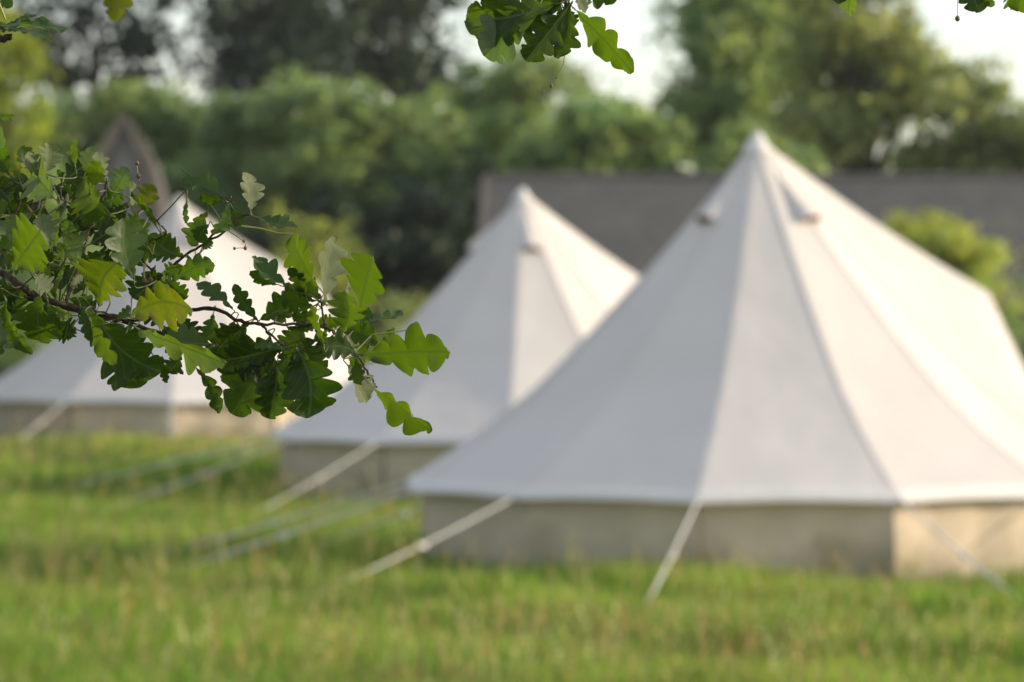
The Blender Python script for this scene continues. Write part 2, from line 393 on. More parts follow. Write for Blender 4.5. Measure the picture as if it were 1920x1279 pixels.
    dmid = (foot[0]+foot[1])*.5
    for ft in foot:
        d = MB(); vs = []; NQ = 8
        for i in range(NQ+1):
            a = dtop.lerp(ft, i/NQ); c = dtop.lerp(dmid, i/NQ)
            for j in range(NQ+1):
                p = a.lerp(c, j/NQ); p += pol(d_az, 1, 0)*(.012*math.sin(j*2.3+i*.4)-.02)
                vs.append(p)
        d.add(vs, [(i*(NQ+1)+j, (i+1)*(NQ+1)+j, (i+1)*(NQ+1)+j+1, i*(NQ+1)+j+1) for i in range(NQ) for j in range(NQ)])
        d.build('door_flap', M['canvas'], root, True)
    zp = MB(); zp.tube([dtop.lerp(dmid, i/8)+pol(d_az, .012, 0) for i in range(9)], .008, 5); zp.build('door_zip', M['toggle'], root)
    af = MB()
    for ft in foot: af.tube([dtop-pol(d_az, .05, .03), ft-pol(d_az, .05, 0)], .012, 8)
    af.build('door_pole', M['pole'], root, True)
    # seam tapes
    for k in range(12):
        if k == dk % 12: continue
        a = seams[k]; vs = []; t0 = Vector((math.cos(R(a)), math.sin(R(a)), 0)); o_ = pol(a, 1, 0)
        for i in range(NR+1):
            r, z = prof(i/NR); p = pol(a, r+.0018, z+.0018); w = min(.022, r*.2)
            vs += [p-t0*w-o_*.002-Vector((0, 0, .001)), p, p+t0*w-o_*.002-Vector((0, 0, .001))]
        tape.add(vs, [(i*3+q, (i+1)*3+q, (i+1)*3+q+1, i*3+q+1) for i in range(NR) for q in range(2)])
    tape.build('seam_tape', M['canvas'], root, True)
    cap = MB(); vs = [Vector((0, 0, 3.035))]
    for (r, z) in ((.03, 3.02), (.075, 2.945), (.11, 2.89)):
        vs += [pol(seam0+30*k, r, z+.004) for k in range(12)]
    fs = [(0, 1+k, 1+(k+1) % 12) for k in range(12)]+[(1+q*12+k, 1+(q+1)*12+k, 1+(q+1)*12+(k+1) % 12, 1+q*12+(k+1) % 12) for q in range(2) for k in range(12)]
    cap.add(vs, fs); cap.build('apex_cap', M['tape'], root, True)
    pl = MB(); pl.tube([(0, 0, 0), (0, 0, 2.97)], .019, 10); pl.build('centre_pole', M['pole'], root, True)
    # hooded vents
    for q in range(4):
        az = vent0+90*q; vs = []; NL = 8; NW = 8; side = Vector((math.cos(R(az)), math.sin(R(az)), 0)); o_ = pol(az, 1, 0)
        for i in range(NL+1):
            t = i/NL; r = .18+.31*t
            hw = .025+.075*t
            for j in range(NW+1):
                s = j/NW*2-1; rr = math.cos(math.pi/12*0)*r
                zz = zprof(rr)-.012; hood = (.012+.078*t)*math.sqrt(max(0, 1-s*s))
                vs.append(side*s*hw+o_*(rr*.965+hood*.75)+Vector((0, 0, zz+hood*.72)))
        h = MB(); n = NW+1
        h.add(vs, [(i*n+j, (i+1)*n+j, (i+1)*n+j+1, i*n+j+1) for i in range(NL) for j in range(NW)])
        v = h.build('vent', M['canvas'], root, True)
        g = MB(); ln = vs[NL*n:NL*n+n]; inn = [p-o_*.012+Vector((0, 0, .006)) for p in ln]; c = side*0+(inn[0]+inn[-1])*.5
        g.add(inn+[c], [(j, j+1, NW+1) for j in range(NW)]); g.build('vent_mesh', M['mesh'], v)
    # guy ropes out to pegs, one per seam
    for k in range(12):
        a = seams[k]
        if k == dk % 12: continue
        e = pol(a, 2.43, .65); rr = (4.45 if Y < 45 else 3.5)+.12*math.sin(k*2.3+X); gx, gy = X+math.sin(R(a))*rr, Y-math.cos(R(a))*rr
        pg = pol(a, rr, gz(gx, gy)-Z+.05); g = MB()
        pts = []
        for i in range(11):
            t = i/10; p = e.lerp(pg, t); p.z -= .02*math.sin(math.pi*t); pts.append(p)
        sd = Vector((math.cos(R(a)), math.sin(R(a)), 0))
        g.tube(pts, .0078, 7); rope = g.build('guy_rope', M['rope'], root, True)
        g2 = MB(); p = e.lerp(pg, .45)-Vector((0, 0, .02)); g2.box(p, (.03, .07, .03), Matrix.Rotation(R(a), 3, 'Z')); g2.build('slider', M['rope'], rope)
        pk = MB(); tl = Vector((-math.sin(R(a)), math.cos(R(a)), 0))
        pk.tube([pg+tl*.07-Vector((0, 0, .28)), pg+Vector((0, 0, .0)), pg-tl*.02+Vector((0, 0, .05))], [.004, .006, .006], 6)
        pk.tube([pg-tl*.02+Vector((0, 0, .045)), pg-tl*.045+Vector((0, 0, .04)), pg-tl*.05+Vector((0, 0, .02))], .006, 6)
        pk.build('peg', M['steel'], root)
        lp = MB(); lp.tube([e+Vector((0, 0, .01)), e-pol(a, .06, .02)], .016, 6); lp.build('guy_tab', M['tape'], root)
    return root
tent(*TENTS[0], 'largest and nearest cream bell tent, standing in front of the long slate roof')
tent(*TENTS[1], 'middle-sized cream bell tent half hidden behind the nearest tent, beside the barn roof end')
tent(*TENTS[2], 'smallest cream bell tent, partly covered by the oak leaves, below the steep pointed roof')

# ------------------------------------------------------------------ buildings
def uvmap(me, fn):
    l = me.uv_layers.new(name='UVMap')
    for p in me.polygons:
        for li in p.loop_indices: l.data[li].uv = fn(me.vertices[me.loops[li].vertex_index].co)
def barn():
    D = 80.0; rid = P(925, 331, D); L = 24.0; run = 3.4; ez = 2.25; rz = rid.z
    root = empty('barn', (rid.x, D, .2), R(1.5)); tag(root, 'long low stone barn with a grey slate roof behind the two nearer tents', 'barn')
    rz -= .2; ez -= .2
    def slab(y1, z1, y2, z2):
        mb = MB(); a = Vector((0, y1, z1)); b_ = Vector((0, y2, z2)); d = (b_-a).normalized(); nrm = Vector((0, -d.z, d.y)) if True else None
        if nrm.z < 0: nrm = -nrm
        NX = 60; NY = 8; vs = []
        for i in range(NX+1):
            for j in range(NY+1):
                x = -.12 - .22*(j/NY) + (L+.4)*i/NX; p = a.lerp(b_, j/NY); w = .035*math.sin(i*.35)*math.sin(math.pi*j/NY)+.02*math.sin(i*1.3+j)*(j/NY)
                vs.append(Vector((x, p.y, p.z))+nrm*w)
        top = list(vs); bot = [v-nrm*.08 for v in vs]; n = (NX+1)*(NY+1); q = NY+1
        fs = [(i*q+j, (i+1)*q+j, (i+1)*q+j+1, i*q+j+1) for i in range(NX) for j in range(NY)]
        fs += [tuple(n+k for k in f[::-1]) for f in fs]
        rim = [i*q for i in range(NX+1)]+[NX*q+j for j in range(1, NY+1)]+[i*q+NY for i in range(NX-1, -1, -1)]+[j for j in range(NY-1, 0, -1)]
        fs += [(rim[k], rim[(k+1) % len(rim)], rim[(k+1) % len(rim)]+n, rim[k]+n) for k in range(len(rim))]
        mb.add(top+bot, fs); o = mb.build('roof', M['slate'], root)
        uvmap(o.data, lambda c: (c.x, math.hypot(c.y, c.z-rz))); return o
    r1 = slab(0, rz, -run-.3, ez-.2); slab(.02, rz, run+.3, ez-.2)
    w = MB(); yw = run-.1
    w.v = []; base = -.6
    pts = [(-yw, base), (yw, base), (yw, ez-.02), (0, rz-.16), (-yw, ez-.02)]
    w.add([(0.15, y, z) for y, z in pts]+[(L-.15, y, z) for y, z in pts], [(0, 4, 3, 2, 1), (5, 6, 7, 8, 9), (0, 1, 6, 5), (1, 2, 7, 6), (4, 0, 5, 9)])
    w.build('wall', M['stone'], root)
    rd = MB()
    for i in range(int(L/.45)):
        rd.tube([(-.15+i*.452, 0, rz-.015), (-.15+i*.452+.44, 0, rz-.01)], .095, 8)
    rd.build('ridge', M['ridge'], root)
    vg = MB(); vg.tube([(-.17, 0, rz-.03), (-.38, -run-.3, ez-.22)], .07, 6); vg.build('verge', M['ridge'], root)
    for x in (3.5, 11, 17.5):
        wn = MB(); wn.box((x, -yw-.01, 1.35-.2), (.9, .10, .8)); f = wn.build('window', M['door'], root)
        p = MB(); p.box((x-.2, -yw-.065, 1.15), (.34, .02, .66)); p.box((x+.2, -yw-.065, 1.15), (.34, .02, .66)); p.build('pane', M['glass'], f)
    dr = MB(); dr.box((7.4, -yw-.02, .75), (1.6, .12, 1.7)); dr.build('door', M['door'], root)
barn()
def outbuilding():
    D = 72.0; s = F/D; pk = P(232, 214, D)
    root = empty('outbuilding', (pk.x, D, .2), R(3)); tag(root, 'narrow stone building with a steep pointed roof beyond the smallest tent', 'building')
    rz = pk.z-.2
    prof_ = [(0, rz), (.25, rz-.36), (.48, rz-.82), (.62, rz-1.35), (.71, rz-3.2)]   # pointed arch section
    Ln = 5.0
    for sg in (1, -1):
        mb = MB(); vs = []
        for y in (-.1, Ln+.1):
            for (x, z) in prof_: vs.append((sg*x, y, z))
            for (x, z) in prof_: vs.append((sg*max(0, x-.09), y, z-.05))
        n = 10; m = 5; fs = []
        for i in range(4): fs += [(i, i+1, n+i+1, n+i), (m+i, n+m+i, n+m+i+1, m+i+1), (i, m+i, m+i+1, i+1), (n+i, n+i+1, n+m+i+1, n+m+i)]
        fs += [(4, 9, 19, 14)]
        mb.add(vs, fs); o = mb.build('roof', M['slate_dark'], root); uvmap(o.data, lambda c: (c.y, c.z*1.05))
        vg = MB()
        vs = []
        for (x, z) in prof_: vs += [(sg*(x+.03), -.17, z+.03), (sg*max(.0, x-.11), -.17, z-.10), (sg*max(.0, x-.11), -.105, z-.10), (sg*(x+.03), -.105, z+.03)]
        vg.add(vs, [(i*4+q, i*4+(q+1) % 4, i*4+4+(q+1) % 4, i*4+4+q) for i in range(4) for q in range(4)]+[(0, 1, 2, 3), (16, 19, 18, 17)])
        vg.build('bargeboard', M['verge'], root)
    w = MB(); g = [(-.63, -.8), (.63, -.8), (.63, rz-3.2)]+[(x-.1, z) for x, z in prof_[::-1][1:-1]]+[(0, rz-.15)]+[(-x+.1, z) for x, z in prof_[1:-1]]+[(-.63, rz-3.2)]
    k = len(g); w.add([(x, 0, z) for x, z in g]+[(x, Ln, z) for x, z in g], [tuple(range(k))[::-1], tuple(range(k, 2*k))]+[(i, (i+1) % k, k+(i+1) % k, k+i) for i in range(k)])
    w.build('wall', M['stone'], root)
    wn = MB(); wn.box((0, -.02, rz-2.3), (.36, .06, .7)); f = wn.build('window', M['door'], root); p = MB(); p.box((0, -.056, rz-2.3), (.26, .02, .58)); p.build('pane', M['glass'], f)
outbuilding()

# ------------------------------------------------------------------ trees
FOL = {
 'willow': mat_foliage('foliage_soft_green', (.165, .235, .095), (.42, .56, .15), .5),
 'mid': mat_foliage('foliage_mid_green', (.185, .260, .110), (.50, .66, .18), .5),
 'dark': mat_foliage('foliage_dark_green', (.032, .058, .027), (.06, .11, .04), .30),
 'olive': mat_foliage('foliage_olive', (.15, .20, .035), (.38, .46, .05), .5),
 'lime': mat_foliage('foliage_lime', (.26, .32, .06), (.60, .66, .12), .5),
 'ash': mat_foliage('foliage_ash', (.185, .225, .085), (.50, .56, .14), .5),
}
def foliage(blobs, leaf, per_m2, shell=.55, seed=0, thin=0.0, spread=1.0):
    """blobs: (centre Vector, rx, ry, rz). Leaf clumps spread over every blob's outer volume."""
    r = np.random.default_rng(seed+100); V = []; T = []
    for (c, rx, ry, rz) in blobs:
        area = 4*math.pi*((rx*rz)**1.6/3+(rx*ry)**1.6/3+(ry*rz)**1.6/3)**(1/1.6)
        ncl = max(6, int(area*1.1)); d = r.normal(size=(ncl, 3)); d /= np.linalg.norm(d, axis=1)[:, None]
        rad = shell+(1.08-shell)*r.random(ncl)**.6
        cc = np.array(c)+d*rad[:, None]*np.array([rx, ry, rz])
        keep = r.random(ncl) > thin; cc = cc[keep]; d = d[keep]; ncl = len(cc)
        if ncl == 0: continue
        nl = max(5, int(area*per_m2/ncl)); cs = r.uniform(.22, .55, ncl)*min(1, max(.35, rx/1.6))
        pos = np.repeat(cc, nl, 0)+r.normal(size=(ncl*nl, 3))*np.repeat(cs, nl)[:, None]*np.array([1, 1, .7])*.6*spread
        n = len(pos); nn = np.repeat(d, nl, 0)*.6+r.normal(size=(n, 3))*.6+np.array([0, 0, .35]); nn /= np.linalg.norm(nn, axis=1)[:, None]
        a = np.cross(nn, r.normal(size=(n, 3))); a /= np.linalg.norm(a, axis=1)[:, None]; b_ = np.cross(nn, a)
        s = (leaf*r.uniform(.6, 1.4, n))[:, None]
        v = np.stack([pos-a*s, pos-b_*s*.5+nn*s*.1, pos+a*s, pos+b_*s*.5+nn*s*.1], 1)
        tc = np.repeat(r.uniform(.86, 1.14, ncl), nl)*r.uniform(.85, 1.15, n); hue = np.repeat(r.uniform(-.09, .09, ncl), nl)
        t = np.stack([tc*(1+hue), tc, tc*(1-hue), np.ones(n)], 1)
        V.append(v); T.append(np.repeat(t, 4, 0))
    return np.concatenate(V).reshape(-1, 3), np.concatenate(T)
def tree(name, label, kind, D, blobs_px, trunk_x, leaf=.12, per=95, cat='tree', group=None, thin=0., shell=.55, trunk_r=.22, seed=0, depth=1.0, extra=2, spread=1.5):
    base = Vector(((trunk_x-960)/F*D, D, gz((trunk_x-960)/F*D, min(D, 119))))
    root = empty(name, base); tag(root, label, cat, group)
    rr = random.Random(seed*31+5); s = F/D; bl = []
    for (x, y, rx, ry) in blobs_px:
        c = P(x, y, D)-base
        n = 1+extra
        for k in range(n):   # the crown has depth: more lobes in front of and behind this one
            yo = (0 if k == 0 else rr.choice((-1, 1))*rr.uniform(.5, 1.3)*depth*rx/s)
            sc = 1 if k == 0 else rr.uniform(.6, .85)
            bl.append((Vector((c.x+(0 if k == 0 else rr.uniform(-.3, .3)*rx/s), yo, c.z-(0 if k == 0 else rr.uniform(0, .3)*ry/s))), rx/s*sc, rx/s*sc*depth, ry/s*sc))
    V, T = foliage(bl, leaf, per, shell, seed, thin, spread)
    n = len(V)//4; o = np_mesh('crown', V, np.arange(n*4), np.full(n, 4), FOL[kind], root, tint=T)
    tb = MB(); top = max(b_[0].z for b_ in bl); h = min(b_[0].z-b_[3] for b_ in bl); h = max(h, top*.35)
    mx_ = Vector((sum(b_[0].x for b_ in bl)/len(bl)*.5, 0, top*.8))
    tb.tube([(0, 0, -.2), (0, 0, .15), (mx_.x*.2, 0, h*.5), mx_*.6, mx_], [trunk_r*1.5, trunk_r*1.1, trunk_r*.9, trunk_r*.6, trunk_r*.2], 9)
    for k, b_ in enumerate(bl):
        t = rr.uniform(.3, .7); st = mx_*t; c = b_[0]; md = st.lerp(c, .55)+Vector((0, 0, .15*(c-st).length))
        tb.tube([st, md, c], [trunk_r*.42, trunk_r*.25, trunk_r*.07], 5)
        for q in range(3):
            d = Vector((rr.uniform(-1, 1), rr.uniform(-1, 1), rr.uniform(-.2, 1))); e = c+Vector((d.x*b_[1], d.y*b_[2], d.z*b_[3]))*.8
            tb.tube([md.lerp(c, .6), md.lerp(e, .6), e], [trunk_r*.18, trunk_r*.1, trunk_r*.03], 4)
    tb.build('trunk', M['bark'], root, True)
    return root
G1 = 'rounded trees in front of the tall dark wood'
tree('leafy_tree', 'soft green rounded tree directly behind the steep pointed roof', 'willow', 90,
     [(170, 240, 75, 70), (290, 215, 80, 60), (230, 190, 70, 50), (360, 250, 60, 60), (230, 320, 110, 90), (110, 330, 70, 90), (330, 330, 70, 90), (240, 470, 150, 120), (100, 520, 110, 130)], 230, seed=1, group=G1)
tree('leafy_tree', 'broad green round-topped tree between the steep pointed roof and the middle tent', 'willow', 88,
     [(490, 225, 90, 55), (410, 235, 50, 45), (650, 255, 90, 60), (760, 270, 80, 60), (600, 205, 90, 52), (700, 218, 90, 55), (800, 235, 75, 60), (430, 300, 80, 80), (560, 300, 110, 80), (700, 310, 110, 80), (820, 330, 70, 80), (470, 430, 100, 110)], 620, seed=2, group=G1)
tree('leafy_tree', 'green rounded tree rising behind the left end of the barn roof', 'willow', 92,
     [(905, 180, 70, 60), (1000, 150, 80, 50), (960, 250, 100, 70), (900, 320, 70, 80), (1040, 320, 90, 60)], 960, seed=3, group=G1)
tree('leafy_tree', 'green bushy tree above the barn roof between the two tent peaks', 'willow', 87,
     [(1110, 240, 90, 65), (1200, 255, 75, 65), (1090, 320, 100, 55), (1220, 340, 80, 60), (1160, 420, 120, 90), (1020, 330, 60, 60)], 1150, seed=4, group=G1)
tree('small_tree', 'small round green tree directly behind the tip of the largest tent', 'willow', 85,
     [(1400, 300, 80, 55), (1480, 320, 70, 50), (1340, 340, 60, 50), (1430, 400, 120, 80)], 1410, seed=5, group=G1)
tree('dark_hedge_tree', 'bush with shade put into its very dark leaf colour between the middle tent and broad tree', 'dark', 84,  # dark foliage colour stands in for the shade under the crowns
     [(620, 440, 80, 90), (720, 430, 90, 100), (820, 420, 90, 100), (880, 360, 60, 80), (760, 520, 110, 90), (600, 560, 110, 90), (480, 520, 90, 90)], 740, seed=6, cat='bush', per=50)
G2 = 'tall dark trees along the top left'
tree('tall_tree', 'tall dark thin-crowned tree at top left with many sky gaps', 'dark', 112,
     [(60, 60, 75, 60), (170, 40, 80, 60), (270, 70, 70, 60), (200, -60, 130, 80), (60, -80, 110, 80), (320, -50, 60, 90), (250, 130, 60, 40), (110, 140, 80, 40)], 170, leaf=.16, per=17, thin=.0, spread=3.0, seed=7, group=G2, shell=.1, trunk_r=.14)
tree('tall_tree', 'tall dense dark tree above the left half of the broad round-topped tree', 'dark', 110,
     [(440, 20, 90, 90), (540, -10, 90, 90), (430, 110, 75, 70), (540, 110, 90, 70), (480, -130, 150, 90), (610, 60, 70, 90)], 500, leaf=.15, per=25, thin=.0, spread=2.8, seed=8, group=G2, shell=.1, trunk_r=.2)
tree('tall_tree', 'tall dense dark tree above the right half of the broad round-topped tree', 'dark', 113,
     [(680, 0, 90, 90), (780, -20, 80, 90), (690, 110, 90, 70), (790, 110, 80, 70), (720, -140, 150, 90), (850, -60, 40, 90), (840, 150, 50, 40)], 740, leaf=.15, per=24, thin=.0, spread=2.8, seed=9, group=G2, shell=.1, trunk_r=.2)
G3 = 'tall green trees at the right beyond the barn'
tree('tall_tree', 'tall mid green tree left of the largest tent peak, edge against white sky', 'mid', 105,
     [(1300, 60, 60, 80), (1400, 20, 90, 90), (1300, 190, 80, 70), (1420, 160, 100, 80), (1350, -90, 110, 80), (1500, 60, 70, 90), (1270, 260, 60, 60), (1390, 260, 100, 60)], 1380, leaf=.15, per=46, spread=1.9, seed=10, group=G3, shell=.35, trunk_r=.3, thin=.03)
tree('tall_tree', 'tall warm green tree right of the largest tent peak with a few sky gaps', 'ash', 100,
     [(1600, 50, 90, 70), (1690, 90, 80, 70), (1560, 150, 90, 80), (1660, 190, 70, 60), (1560, 250, 110, 70), (1530, -40, 90, 60), (1640, -60, 100, 50), (1740, 160, 60, 60)], 1600, leaf=.15, per=42, spread=1.9, thin=.0, seed=11, group=G3, shell=.3, trunk_r=.3)
tree('tall_tree', 'lower warm green tree at the right edge above the barn roof', 'ash', 98,
     [(1810, 190, 75, 65), (1890, 240, 80, 60), (1760, 290, 70, 60), (1980, 270, 90, 70), (1840, 330, 100, 50), (1700, 330, 60, 50), (2080, 240, 110, 90)], 1850, leaf=.15, per=44, spread=1.9, thin=.0, seed=12, group=G3, shell=.25, trunk_r=.28)
tree('olive_tree', 'yellowish sunlit tree cut off by the left edge above the oak leaves', 'olive', 47,
     [(10, 110, 50, 70), (-50, 60, 90, 90), (30, 200, 65, 75), (-30, 300, 110, 100), (25, 290, 50, 70), (-90, 180, 110, 110)], -70, leaf=.06, per=230, seed=13, extra=1, trunk_r=.14)
tree('yellow_shrub', 'bright yellow-green shrub growing in front of the barn roof at the right', 'lime', 62,
     [(1750, 430, 80, 42), (1825, 465, 70, 60), (1680, 480, 60, 60), (1700, 455, 50, 40), (1760, 445, 60, 38), (1830, 470, 50, 45), (1780, 520, 90, 60), (1700, 530, 60, 60), (1800, 620, 100, 90)], 1760, leaf=.06, per=170, seed=14, cat='shrub', trunk_r=.08, extra=1)
tree('green_shrub', 'dull green shrub at the right edge below the barn eave', 'mid', 58,
     [(1910, 590, 40, 45), (1960, 560, 60, 60), (1890, 680, 90, 90), (2010, 640, 70, 90)], 1930, leaf=.06, per=80, seed=15, cat='shrub', trunk_r=.08, extra=1)
tree('green_shrub', 'light green bush of upright shoots behind the right slope of the smallest tent', 'lime', 76,
     [(520, 400, 14, 45), (545, 450, 26, 60), (590, 430, 14, 50), (615, 470, 22, 50), (645, 450, 13, 50), (665, 490, 20, 45), (590, 520, 60, 60), (660, 540, 40, 60), (540, 560, 80, 80)], 590, leaf=.06, per=75, seed=16, cat='shrub', trunk_r=.06, extra=1)
tree('green_shrub', 'low olive bush at the foot of the middle tent\'s left slope', 'ash', 66,
     [(730, 580, 50, 45), (700, 640, 80, 70), (780, 640, 80, 70)], 730, leaf=.06, per=75, seed=17, cat='shrub', trunk_r=.06, extra=1)
tree('hedge_bush', 'dark green bush left of the steep pointed roof', 'mid', 68,
     [(120, 350, 60, 60), (60, 420, 90, 90), (150, 430, 70, 90), (0, 560, 120, 120), (120, 580, 110, 110)], 70, leaf=.07, per=70, seed=18, cat='bush', trunk_r=.08, extra=1)
def far_wood():
    bl = []; rr = random.Random(3)
    for i in range(46):
        x = -34+i*1.5; h = (rr.uniform(7.0, 7.8) if x < 3 else (rr.uniform(6.2, 6.6) if x < 7 else rr.uniform(5.2, 5.9))); bl.append((Vector((x, 122+rr.uniform(-2, 3), h*.5)), 1.5, 1.6, h*.5)); bl.append((Vector((x+.7, 124+rr.uniform(-2, 2), h*.42)), 1.5, 1.5, h*.42))
        bl.append((Vector((x+.6, 120+rr.uniform(-2, 2), 1.2)), 1.3, 1.2, 1.5))
    for i in range(34):      # unseen trees added down the left to block low sky and darken tent walls
        h = rr.uniform(7, 9); bl.append((Vector((-34+rr.uniform(-3, 3)+(i % 5), 8+i*3.2, h*.5)), 3.0, 3.0, h*.55))
    V, T = foliage(bl, .19, 30, .4, 55, 0, 1.4); n = len(V)//4
    o = np_mesh('far_woodland', V, np.arange(n*4), np.full(n, 4), FOL['mid'], tint=T)
    tag(o, 'far low woodland edge closing the meadow behind everything, with unseen trees added at left', 'woodland', kind='stuff')
far_wood()

# ------------------------------------------------------------------ oak in the foreground
D0 = 4.1
OAKX, OAKY = -2.7, 4.9
oak = empty('oak_tree', (OAKX, OAKY, gz(OAKX, OAKY)))
tag(oak, 'oak whose sharp leafy branches reach in from left and top before the tents', 'oak tree')
oakM = oak.location.copy()
def leaf_mesh(L, W, seed, curl, fold, lobes):
    rr = random.Random(seed); NU = 60; NV = 8; vs = []; uvs = []
    nl = lobes; ph = [rr.uniform(-.25, .25), rr.uniform(-.25, .25)]; dp = rr.uniform(.50, .66); und = rr.uniform(0, 6); twist = rr.uniform(-.5, .5); bend = rr.uniform(-.12, .12)
    amp = [[rr.uniform(.82, 1.15) for _ in range(nl+2)] for _ in range(2)]
    for i in range(NU+1):
        u = i/NU
        env = math.sin(math.pi*min(1, u**1.25))**.62*(.55+.55*math.sin(math.pi*min(1, u**1.5))) if 0 < u < 1 else 0
        env = min(env, 1.02)
        if u > .88: env = max(env, .50*math.sqrt(max(0, 1-((u-.88)/.12)**2)))
        if i == NU: env = .02
        for j in range(-NV//2, NV//2+1):
            s = j/(NV/2); sd = 0 if s < 0 else 1
            q = nl*u**.92+ph[sd]+.10; lb = abs(math.sin(math.pi*q))**.55*(.93+.07*abs(math.sin(2*math.pi*q+.6))); a_ = amp[sd][min(int(q), nl+1)] if q > 0 else 1
            w = env*((1-dp)+dp*lb)*(a_ if u < .86 else 1); w = max(w, .015)
            wv = abs(s)*w*W; x = u*L+wv*.22*(1-.6*u)*min(1, u*3)
            y = (1 if s > 0 else -1)*wv + bend*L*math.sin(math.pi*u)
            z = fold*wv*.7 + curl*L*(u*u-.2*u) + .028*L*math.sin(und+u*9+s*2)*abs(s) + .016*L*math.sin(und*2+u*21)*s*s + twist*wv*(1 if s > 0 else -1)*(u-.3) + .012*L*abs(s)*math.cos(math.pi*2*q)
            vs.append((x, y, z)); uvs.append((u, s*min(1, w+.05)*.5))
    n = NV+1; fs = [(i*n+j, (i+1)*n+j, (i+1)*n+j+1, i*n+j+1) for i in range(NU) for j in range(NV)]
    me = bpy.data.meshes.new('leaf'); me.from_pydata(vs, [], fs)
    l = me.uv_layers.new(name='UVMap')
    for p in me.polygons:
        p.use_smooth = True
        for li in p.loop_indices: l.data[li].uv = uvs[me.loops[li].vertex_index]
    me.materials.append(M['leaf']); me.update(); return me
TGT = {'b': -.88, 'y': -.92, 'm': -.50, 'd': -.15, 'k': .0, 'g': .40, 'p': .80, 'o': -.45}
HUE_SHADE = {'b': ((.95, 1.0, .9), 0), 'y': ((1.1, 1.05, 1.), .24), 'm': ((.82, .95, .9), 0), 'd': ((.58, .72, .7), 0), 'k': ((.34, .44, .5), 0), 'g': ((1.05, 1.15, 3.2), 0), 'p': ((1, 1, 1), 0), 'o': ((1.25, .95, 1.8), .15)}  # darker tones carry painted shade, the grey one painted sheen
def add_leaf(parent, bx, by, tx, ty, w, tone, off, seed):
    rr = random.Random(seed); d = D0+off
    a = P(bx, by, d); bq = P(tx, ty, d); ax = bq-a; ln = ax.length; ax.normalize()
    vw = (a-Vector((0, 0, CZ))).normalized(); fr = -vw; pb = fr.cross(ax).normalized()
    best = None
    for th in range(-75, 76, 5):
        for ph in range(-40, 41, 10):
            cth, sth, cph, sph = math.cos(R(th)), math.sin(R(th)), math.cos(R(ph)), math.sin(R(ph))
            a3 = ax*cph+fr*sph; f3 = fr*cph-ax*sph; nn = f3*cth+pb*sth
            c = abs(nn.dot(S)-TGT[tone])*1.6+(abs(th)/75)**2*.35+(abs(ph)/40)**2*.25
            if w < .24: c += abs(abs(th)-math.degrees(math.acos(min(1, w/.30))))*.02
            else: c += max(0, abs(th)-(22 if w > .4 else 45))*.03
            if best is None or c < best[0]: best = (c, a3, nn, cph, cth)
    _, a3, nn, cph, cth = best
    L = ln/cph; W = min(1.06*w*ln/max(cth, .3), .58*L)
    side = nn.cross(a3).normalized(); nn = a3.cross(side).normalized()
    flip = tone == 'p' or (tone in 'bm' and rr.random() < .3)
    if flip: side, nn = -side, -nn
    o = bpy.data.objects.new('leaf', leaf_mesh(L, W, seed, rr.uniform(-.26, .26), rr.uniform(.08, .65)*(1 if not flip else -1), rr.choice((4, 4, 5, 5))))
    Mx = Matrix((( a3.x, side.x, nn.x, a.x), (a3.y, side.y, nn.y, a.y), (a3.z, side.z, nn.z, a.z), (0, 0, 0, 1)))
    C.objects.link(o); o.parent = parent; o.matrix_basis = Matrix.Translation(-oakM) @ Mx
    h, yl = HUE_SHADE[tone]; v = rr.uniform(.85, 1.15); o.color = (h[0]*v*rr.uniform(.93, 1.07), h[1]*v, h[2]*v, yl*rr.uniform(.7, 1.1))
    return a
def smooth_poly(p, n=5):
    out = []
    for i in range(len(p)-1):
        p0 = p[max(i-1, 0)]; p1 = p[i]; p2 = p[i+1]; p3 = p[min(i+2, len(p)-1)]
        for k in range(n):
            t = k/n
            out.append(.5*((2*p1)+(-p0+p2)*t+(2*p0-5*p1+4*p2-p3)*t*t+(-p0+3*p1-3*p2+p3)*t**3))
    out.append(p[-1]); return out
